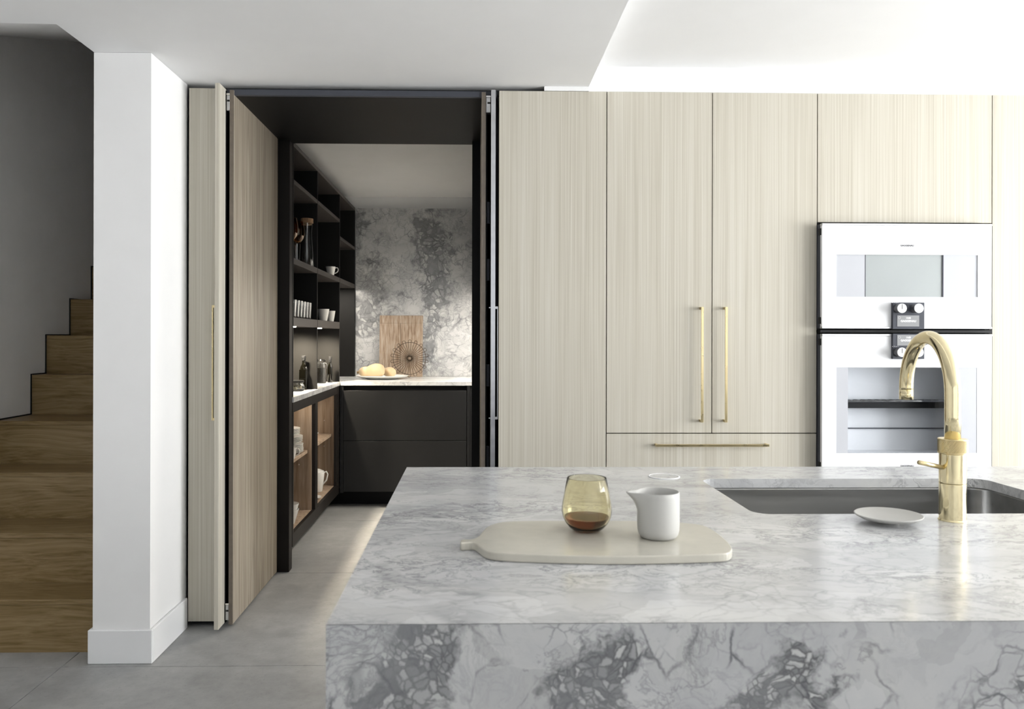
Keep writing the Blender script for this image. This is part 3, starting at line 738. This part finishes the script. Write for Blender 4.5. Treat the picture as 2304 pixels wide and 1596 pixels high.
def shelf(z, b, th=TH, name='shelf'):
    y0 = YB[b]+(.016 if b == 0 else .008); y1 = YB[b+1]-(.016 if b == 2 else .008)
    return obj(name, box(BX+.004, FX+.001, y0, y1, z-th, z, .001), 'shelfedge', su)
for b, z in ((0, 2.175), (1, 2.175), (2, 2.05)): shelf(z, b)
for b in (0, 1, 2): shelf(1.735, b, .034)
l0 = shelf(1.402, 0, .05, 'lit_shelf'); l1 = shelf(1.402, 1, .05, 'lit_shelf')
def spot(name, loc, power, size, blend=.6, col=(1, .88, .68), radius=.02, aim=(0, 0, -1)):
    l = bpy.data.lights.new(name, 'SPOT'); l.energy = power; l.spot_size = math.radians(size); l.spot_blend = blend; l.color = col; l.shadow_soft_size = radius
    o = bpy.data.objects.new(name, l); C.objects.link(o); o.location = loc
    o.rotation_euler = Vector(aim).to_track_quat('-Z', 'Y').to_euler(); return o
for par, (x, y) in ((l0, (-1.055, 4.50)), (l1, (-1.070, 5.33))):
    obj('led_disc', lathe([(0, 0), (.028, 0), (.030, .002), (.030, .0045), (0, .0045)], (x, y, 1.3475), 28), 'led', par, label='small round warm LED light')
for (x, y) in ((-1.12, 4.80), (-1.12, 5.60)):
    spot('shelf_spotlight', (x, y, 1.345), 55, 150, .8, aim=(-.05, .15, -1))
area('niche_light', (-1.15, 6.2, 1.694), (0, 0, 0), .3, .5, 6, (1, .93, .82))

# left run of worktop and base
lw = thing('pantry_worktop', 'pale marble worktop running under the black pantry shelves and along the back', 'worktop', (-1.2, 5.4, .925))
obj('side_run', box(BX, FX+.006, 4.364, 5.86, .925, CT, .0015), 'marble', lw)
obj('back_run', box(BX, PXR-.002, 5.862, 6.63, .925, CT, .0015), 'marble', lw)
sp = tag(obj('splashback', box(FX+.003, PXR-.002, 6.632, 6.655, CT+.0005, 2.385), 'marble2', loc=(-.4, 6.64, CT)), 'grey breccia marble splashback on the pantry back wall', 'splashback')
lc = thing('open_base_cabinet', 'black framed open base cabinet with oak interior holding crockery', 'cabinet', (-1.2, 5.1, .1))
BZ = .19
ends = [4.364, 5.06, 5.86]
obj('frame', joined(box(FX-.022, FX, 4.364, 5.86, .868, .9245, .001), box(FX-.022, FX, 4.364, 5.86, .117, BZ, .001),
                    box(FX-.022, FX, 4.364, 4.39, BZ, .868, .001), box(FX-.022, FX, 4.985, 5.06, BZ, .868, .001), box(FX-.022, FX, 5.76, 5.86, BZ, .868, .001)), 'blackwarm', lc)
for a_, b2 in ((4.364, 5.03), (5.03, 5.86)):
    obj('interior', joined(box(BX, FX-.0225, b2-.06, b2-.044, BZ, .9), box(BX, FX-.0225, a_+.002, a_+.018, BZ, .9), box(BX, BX+.01, a_+.018, b2-.06, BZ, .9), box(BX, FX-.0225, a_+.002, b2-.044, BZ-.018, BZ), box(BX+.01, FX-.0225, a_+.018, b2-.06, .9, .916)), 'shelfwood', lc, label='oak lined interior')
    obj('shelf', box(BX+.011, FX-.045, a_+.019, b2-.061, .553, .573, .001), 'shelfwood', lc)
    for z in (.48, .67): obj('shelf_pin', xf(lathe([(0, 0), (.004, 0), (.004, .005), (0, .006)], n=10), Matrix.Translation((FX-.10, b2-.0605, z)) @ Matrix.Rotation(PI/2, 4, 'X')), 'chrome', lc)
obj('plinth', box(-1.15, -1.135, 4.364, 5.86, 0, .117), 'black', lc)
area('cabinet_light', (-1.06, 4.70, .895), (0, 0, 0), .04, .45, .45, (1, .86, .68))
area('cabinet_light', (-1.06, 5.42, .895), (0, 0, 0), .04, .5, .5, (1, .86, .68))
# back drawers
bc = thing('drawer_cabinet', 'black two-drawer base cabinet under the pantry back worktop', 'cabinet', (-.5, 6.2, 0))
obj('corner_post', box(-1.008, -.984, 5.87, 6.6, .117, .9245, .001), 'charcoal', bc)
obj('channel', box(-.984, -.055, 5.93, 5.95, .86, .9245), 'gap', bc)
obj('drawer', box(-.982, -.057, 5.87, 5.892, .5115, .888, .0015), 'charcoal', bc)
obj('drawer', box(-.982, -.057, 5.87, 5.892, .125, .508, .0015), 'charcoal', bc)
obj('end_panel', box(-.053, -.03, 5.87, 6.6, .117, .9245, .001), 'charcoal', bc)
obj('carcass', box(-.98, -.06, 5.96, 6.6, .12, .92), 'gap', bc)
obj('plinth', box(-1.2, PXR-.003, 6.03, 6.045, 0, .117), 'black', bc)
obj('side_door', box(-.028, PXR-.003, 5.87, 5.892, .125, .9, .001), 'charcoal', bc)
# wall cabinet on the right, hidden behind the door frame, with a light below it
wc = thing('wall_cabinet', 'black wall cabinet on the right side of the pantry behind the door frame', 'cabinet', (.2, 5.6, 1.68))
obj('carcass', box(.04, PXR-.003, 4.6, 6.6, 1.68, 2.385), 'black', wc)
for k in range(3): obj('door', box(.02, .038, 4.6+k*.667+.002, 4.6+(k+1)*.667-.002, 1.675, 2.385, .001), 'charcoal', wc)
area('under_cabinet_light', (.17, 5.5, 1.672), (0, 0, 0), .2, 1.5, 24, (1, .93, .82))

# ---- crockery and glass on the shelves
def cup_profile(r, h, t=.003): return [(0, 0), (r*.62, 0), (r*.66, .003), (r*.82, h*.45), (r, h), (r-t, h), (r*.80-t, h*.45), (r*.62-t, .007), (0, .006)]
def make_cup(name, label, loc, r, h, ang, group=None, cat='cup'):
    t = thing(name, label, cat, loc, group)
    obj('bowl', lathe(cup_profile(r, h), loc, 32), 'china', t)
    d = Vector((math.cos(ang), math.sin(ang), 0)); p0 = Vector(loc)
    pts = [p0+d*(r*.95)+Vector((0, 0, h*.86)), p0+d*(r*1.28)+Vector((0, 0, h*.92)), p0+d*(r*1.50)+Vector((0, 0, h*.74)), p0+d*(r*1.36)+Vector((0, 0, h*.46)), p0+d*(r*.78)+Vector((0, 0, h*.26))]
    q = []
    for i in range(len(pts)-1):
        a, b, c, e_ = pts[max(i-1, 0)], pts[i], pts[i+1], pts[min(i+2, len(pts)-1)]
        for k in range(5):
            s_ = k/5; q.append(.5*((2*b)+(c-a)*s_+(2*a-5*b+4*c-e_)*s_*s_+(3*b-a-3*c+e_)*s_**3))
    q.append(pts[-1])
    obj('handle', tube(q, .0035, 8), 'china', t)
    return t
e_ = .0004
make_cup('teacup', 'white cup with looped handle alone on the upper black shelf', (-1.045, 5.68, 1.735+e_), .036, .066, math.radians(15))
make_cup('coffee_cup', 'wider white cup on the black shelf above the dark bottle', (-1.060, 5.48, 1.402+e_), .043, .084, math.radians(100))
make_cup('coffee_cup', 'white cup standing behind the wider one on the black shelf', (-1.048, 5.69, 1.402+e_), .036, .078, math.radians(100))
def tumbler_mesh(name, r, h, loc, mat='clear'):
    return obj(name, lathe([(0, 0), (r*.82, 0), (r*.84, .002), (r, h), (r-.0022, h), (r*.82-.002, .010), (0, .009)], loc, 28), mat, loc=loc)
base_y = [4.53+.083*k for k in range(6)]
tg = tumbler_mesh('water_glass', .031, .105, (-1.06, base_y[0], 1.402+e_))
tag(tg, 'clear water glass in the row on the lower black shelf', 'glass', 'row of clear glasses on the lower black shelf')
ORD = ['first', 'second', 'third', 'fourth', 'fifth', 'sixth', 'seventh', 'eighth', 'ninth', 'tenth', 'eleventh', 'twelfth', 'thirteenth', 'fourteenth', 'fifteenth', 'sixteenth', 'seventeenth', 'eighteenth', 'nineteenth', 'twentieth']
tg['label'] = 'clear water glass on the lower black shelf, first of its row from the door frame'
for k, y in enumerate(base_y[1:]): dup(tg, (-1.06, y, 1.402+e_), 'clear water glass on the lower black shelf, %s of its row from the door frame' % ORD[k+1])
hg = tumbler_mesh('highball_glass', .029, .13, (-1.105, 4.835, 1.735+e_))
tag(hg, 'tall clear highball glass standing next to the amber wine glasses', 'glass', 'highball glasses on the upper shelf')
dup(hg, (-1.155, 4.93, 1.735+e_), 'tall clear highball glass tucked behind the cork-lidded carafe')
def wine(loc):
    t = thing('wine_glass', 'amber bowled wine glass half hidden by the black door frame', 'glass', loc, 'amber wine glasses on the upper shelf')
    obj('bowl', lathe([(.004, .120), (.018, .128), (.034, .148), (.0415, .175), (.0405, .205), (.033, .255), (.032, .2552), (.0393, .205), (.0402, .175), (.033, .150), (.017, .131), (0, .126), (0, .120), (.004, .120)], loc, 36), 'amber2', t, label='smoky amber bowl')
    obj('stem', lathe([(0, 0), (.033, 0), (.033, .0015), (.012, .004), (.0045, .010), (.0036, .05), (.0038, .1195), (0, .1195)], loc, 28), 'clear', t)
    return t
w1 = wine((-1.076, 4.585, 1.735+e_)); dup(w1, (-1.066, 4.715, 1.735+e_), 'amber bowled wine glass between the other wine glass and the carafe')
cl = (-1.055, 4.925, 1.735+e_)
ca = thing('carafe', 'tall clear glass carafe with wide cork lid on the upper shelf', 'carafe', cl)
obj('body', lathe([(0, 0), (.040, 0), (.042, .003), (.037, .10), (.030, .19), (.0295, .22), (.035, .272), (.033, .272), (.0275, .22), (.028, .19), (.035, .10), (.039, .008), (0, .007)], cl, 36), 'clear', ca)
obj('lid', lathe([(0, .262), (.0300, .262), (.0325, .2725), (.0385, .2728), (.0385, .300), (.037, .3015), (0, .3015)], cl, 32), 'cork', ca, label='cork lid')
def bottle(label, loc, w, h, square):
    t = thing('oil_bottle', label, 'bottle', loc)
    if square:
        bm = prism(rrect(loc[0]-w, loc[0]+w, loc[1]-w, loc[1]+w, w*.25, 4), loc[2], loc[2]+h*.60, bev=.004)
        neck = lathe([(w*.98, h*.585), (w*.96, h*.62), (w*.82, h*.68), (w*.50, h*.74), (w*.40, h*.78), (w*.40, h*.88), (0, h*.88)], loc, 24)
        bm = joined(bm, neck)
    else:
        bm = lathe([(0, 0), (w*.9, 0), (w, .003), (w, h*.55), (w*.9, h*.63), (w*.55, h*.72), (w*.48, h*.80), (0, h*.80)], loc, 28)
    obj('body', bm, 'bottle', t)
    zc = .86 if square else .78
    obj('cap', lathe([(0, h*zc), (w*.50, h*zc), (w*.52, h*(zc+.07)), (w*.58, h*(zc+.075)), (w*.58, h*.99), (w*.54, h), (0, h)], loc, 24), 'charcoal', t)
    return t
bottle('dark square oil bottle beside the low garlic jar on the pantry worktop', (-1.085, 4.975, CT+e_), .0245, .216, True)
bottle('slim dark bottle beside the tall jar on the pantry worktop', (-1.062, 5.76, CT+e_), .019, .19, False)
gj = (-1.105, 4.86, CT+e_)
t = thing('garlic_jar', 'low round glass jar of garlic with dark lid on the pantry worktop', 'jar', gj)
obj('jar', lathe([(0, 0), (.040, 0), (.047, .006), (.053, .022), (.050, .037), (.043, .046), (.043, .052), (.041, .052), (.041, .046), (.048, .036), (.051, .022), (.045, .008), (.038, .004), (0, .004)], gj, 36), 'clear', t)
rnd = random.Random(3)
for k in range(9):
    a_ = k*2.4; rr = .010+.022*rnd.random()
    v = (gj[0]+rr*math.cos(a_), gj[1]+rr*math.sin(a_), gj[2]+.006+.013*rnd.random())
    obj('clove', lathe([(0, 0), (.006, .001), (.010, .006), (.009, .013), (.004, .019), (0, .021)], v, 12, 1, .8), 'garlic', t)
obj('lid', lathe([(0, .0523), (.046, .0523), (.047, .054), (.047, .063), (.045, .066), (0, .067)], gj, 32), 'black', t)
tj = (-1.108, 5.655, CT+e_)
t = thing('storage_jar', 'tall clip-top glass jar with dark contents on the pantry worktop', 'jar', tj)
obj('jar', lathe([(0, 0), (.033, 0), (.036, .004), (.036, .125), (.030, .142), (.030, .150), (.0275, .150), (.0275, .142), (.0335, .125), (.0335, .006), (0, .005)], tj, 32), 'clear', t)
obj('contents', lathe([(0, .0055), (.0325, .0065), (.0328, .110), (0, .114)], tj, 28), 'beans', t)
obj('lid', lathe([(0, .1505), (.033, .1505), (.034, .153), (.034, .162), (.025, .172), (0, .174)], tj, 28), 'clear', t)
obj('clip', joined(tube([(tj[0]+.0355*math.cos(q*PI/12), tj[1]+.0355*math.sin(q*PI/12), tj[2]+.147) for q in range(24)], .0012, 6, True), tube([(tj[0]+.036, tj[1], tj[2]+.147), (tj[0]+.042, tj[1], tj[2]+.13), (tj[0]+.040, tj[1], tj[2]+.105)], .0014, 6)), 'chrome', t)

# lower cabinet crockery
SZ = .573+e_
def plate_obj(r, loc, label, group):
    o = obj('dinner_plate', lathe([(0, 0), (r*.62, 0), (r*.66, .002), (r*.98, .0115), (r, .0125), (r*.99, .0137), (r*.66, .0052), (0, .0045)], loc, 40), 'china', loc=loc)
    return tag(o, label, 'plate', group)
pc0 = (-1.165, 4.82)
z = SZ; pr_ = None
idx = 0
for n_, r_ in ((8, .112), (6, .107), (6, .092)):
    first = None
    for k in range(n_):
        lb = 'white plate, %s from the bottom of the plate stack on the oak shelf' % ORD[idx] if idx else 'white plate at the very bottom of the plate stack on the oak shelf'
        if first is None: first = plate_obj(r_, (*pc0, z), lb, 'white plates stacked in the oak cabinet')
        else: dup(first, (pc0[0]+random.uniform(-.002, .002), pc0[1]+random.uniform(-.002, .002), z), lb)
        z += .0066; idx += 1
    z += .009
make_cup('mug', 'white cup in front of the plate stack on the oak shelf', (-1.080, 4.60, SZ), .038, .066, math.radians(-10))
def bowl_obj(name, r, h, loc, label):
    o = obj(name, lathe([(0, 0), (r*.42, 0), (r*.45, .004), (r*.80, h*.45), (r, h), (r-.003, h+.001), (r*.78, h*.48), (r*.42, .010), (0, .008)], loc, 40), 'china', loc=loc)
    return tag(o, label, 'bowl')
bowl_obj('serving_bowl', .088, .062, (-1.150, 5.33, SZ), 'wide white bowl holding a second bowl on the oak shelf')
bowl_obj('serving_bowl', .070, .055, (-1.150, 5.33, SZ+.0125), 'white bowl nested inside the wider bowl on the oak shelf')
make_cup('mug', 'white cup at the back near the nested bowls on the oak shelf', (-1.115, 5.17, SZ), .034, .095, math.radians(190))
FZ = BZ+e_
def deep_bowl(loc, label):
    o = obj('deep_bowl', lathe([(0, 0), (.036, 0), (.039, .004), (.055, .06), (.063, .088), (.0605, .088), (.052, .058), (.036, .010), (0, .008)], loc, 40), 'china', loc=loc)
    return tag(o, label, 'bowl')
d0 = deep_bowl((-1.093, 4.60, FZ), 'deep white bowl at the bottom of the oak cabinet, under another bowl')
dup(d0, (-1.093, 4.60, FZ+.032), 'deep white bowl stacked inside another at the bottom of the oak cabinet')
tl_ = (-1.125, 5.56, FZ)
t = thing('teapot', 'tall white lidded teapot at the bottom of the oak cabinet', 'teapot', tl_)
obj('body', lathe([(0, 0), (.044, 0), (.047, .004), (.056, .08), (.062, .135), (.0615, .140), (.058, .140), (0, .138)], tl_, 40), 'china', t)
obj('lid', lathe([(0, .1405), (.057, .1405), (.056, .146), (.030, .158), (.010, .163), (.007, .168), (.0125, .178), (.012, .187), (.006, .193), (0, .194)], tl_, 36), 'china', t)
p0 = Vector(tl_)
hd = Vector((.85, .5, 0)).normalized()
obj('handle', tube([p0+hd*.054+Vector((0, 0, .128)), p0+hd*.078+Vector((0, 0, .135)), p0+hd*.088+Vector((0, 0, .115)), p0+hd*.080+Vector((0, 0, .075)), p0+hd*.052+Vector((0, 0, .045))], .005, 10), 'china', t)
obj('spout', tube([p0-hd*.050+Vector((0, 0, .05)), p0-hd*.075+Vector((0, 0, .08)), p0-hd*.092+Vector((0, 0, .125))], [.013, .010, .006], 12), 'china', t)
sc = (-1.105, 5.30, FZ)
s_ = obj('saucer', lathe([(0, 0), (.036, 0), (.040, .003), (.070, .014), (.0695, .0155), (.040, .007), (0, .006)], sc, 40), 'china', loc=sc); tag(s_, 'white saucer under a teacup at the bottom of the oak cabinet', 'saucer')
make_cup('teacup', 'white teacup on its saucer at the bottom of the oak cabinet', (sc[0], sc[1], sc[2]+.0066), .044, .060, math.radians(200))

# ---- on the back worktop
pl = (-.735, 6.24, CT+e_)
tag(obj('platter', lathe([(0, 0), (.12, 0), (.125, .003), (.19, .014), (.212, .026), (.210, .0285), (.188, .019), (.125, .008), (0, .007)], pl, 56, 1, .80), 'china', loc=pl), 'large white oval platter holding squash on the pantry back worktop', 'platter')
def squash(label, loc, length, r, rot, neck=.72):
    prof = []
    for k in range(25):
        u = k/24
        bulb = r*math.sqrt(max(0, 1-((u-.30)/.34)**2)) if u < .62 else 0
        nk = neck*r*math.sqrt(max(0, 1-((u-.72)/.30)**2)) if u > .42 else 0
        rr = (bulb**3+nk**3)**(1/3) if u > 0 else 0
        prof.append((max(rr, 0), (u-.30)*length))
    prof[0] = (0, prof[0][1]); prof[-1] = (0, prof[-1][1])
    t = thing('butternut_squash', label, 'squash', loc)
    mt = Matrix.Translation(loc) @ rot
    obj('flesh', xf(lathe(prof, (0, 0, 0), 36), mt), 'squash', t)
    e1 = prof[0][1]
    obj('blossom_end', xf(lathe([(0, -.004), (.009, -.003), (.011, .003), (0, .007)], (0, 0, e1+.008), 16), mt), 'squashdark', t)
    obj('stem', xf(lathe([(0, -.006), (.013, -.004), (.010, .006), (.012, .014), (0, .015)], (0, 0, prof[-1][1]), 14), mt), 'squashdark', t)
    return t
def aim(v): return Vector(v).to_track_quat('Z', 'Y').to_matrix().to_4x4()
squash('large butternut squash lying on the platter with its base outward', (-.775, 6.185, CT+.068), .215, .058, aim((-.95, .28, -.10)))
squash('smaller butternut squash behind the large one on the platter', (-.675, 6.255, CT+.052), .17, .042, aim((-.72, .68, .05)))
# leaning board
bx0, bx1, bh = U(853, 800, Y=6.57).x, U(951, 800, Y=6.57).x, .520
lean = math.atan2(.055, bh)
mt = Matrix.Translation((0, 6.552, CT+.0006)) @ Matrix.Rotation(-lean, 4, 'X')
bd = thing('chopping_board', 'weathered wooden chopping board leaning on the marble splashback', 'board', ((bx0+bx1)/2, 6.552, CT))
wds = (bx1-bx0)
cuts = [0, .485, 1.0]
for k in range(2):
    obj('plank', xf(box(bx0+wds*cuts[k]+.0008, bx0+wds*cuts[k+1]-.0008, 0, .020, .0, bh*.872, .0015), mt), 'board', bd)
obj('end_batten', xf(box(bx0, bx1, 0, .020, bh*.873, bh, .0015), mt), 'board', bd)
# wire trivet
tc = U(921, 811, Y=6.47)
tv = thing('wire_trivet', 'round flower-shaped wire trivet leaning on the chopping board', 'trivet', (tc.x, 6.45, CT))
R1 = .158; cz = CT+R1+.003
mt = Matrix.Translation((tc.x, 6.452, CT+.0035)) @ Matrix.Rotation(-math.radians(13), 4, 'X') @ Matrix.Translation((0, 0, R1))
N = 18
loops = []
for k in range(N):
    a_ = 2*PI*(k+.5)/N; d = Vector((math.cos(a_), 0, math.sin(a_))); s2 = Vector((-math.sin(a_), 0, math.cos(a_)))
    pts = [d*.016+s2*.0015, d*(R1-.012)+s2*.0125] + [d*(R1-.012)+(s2*math.cos(q)+d*math.sin(q))*.0125 for q in [PI*w_/6 for w_ in range(1, 6)]] + [d*(R1-.012)-s2*.0125, d*.016-s2*.0015]
    obj('petal', xf(tube(pts, .0019, 6), mt), 'wire', tv)
obj('ring', xf(tube([(R1*.86*math.cos(q*PI/24), -.003, R1*.86*math.sin(q*PI/24)) for q in range(48)], .0022, 6, True), mt), 'wire', tv)
obj('hub', xf(joined(tube([(.016*math.cos(q*PI/8), -.003, .016*math.sin(q*PI/8)) for q in range(16)], .0016, 6, True), tube([(.011*math.cos(q*PI/8), -.003, .011*math.sin(q*PI/8)) for q in range(16)], .0016, 6, True)), mt), 'wire', tv)
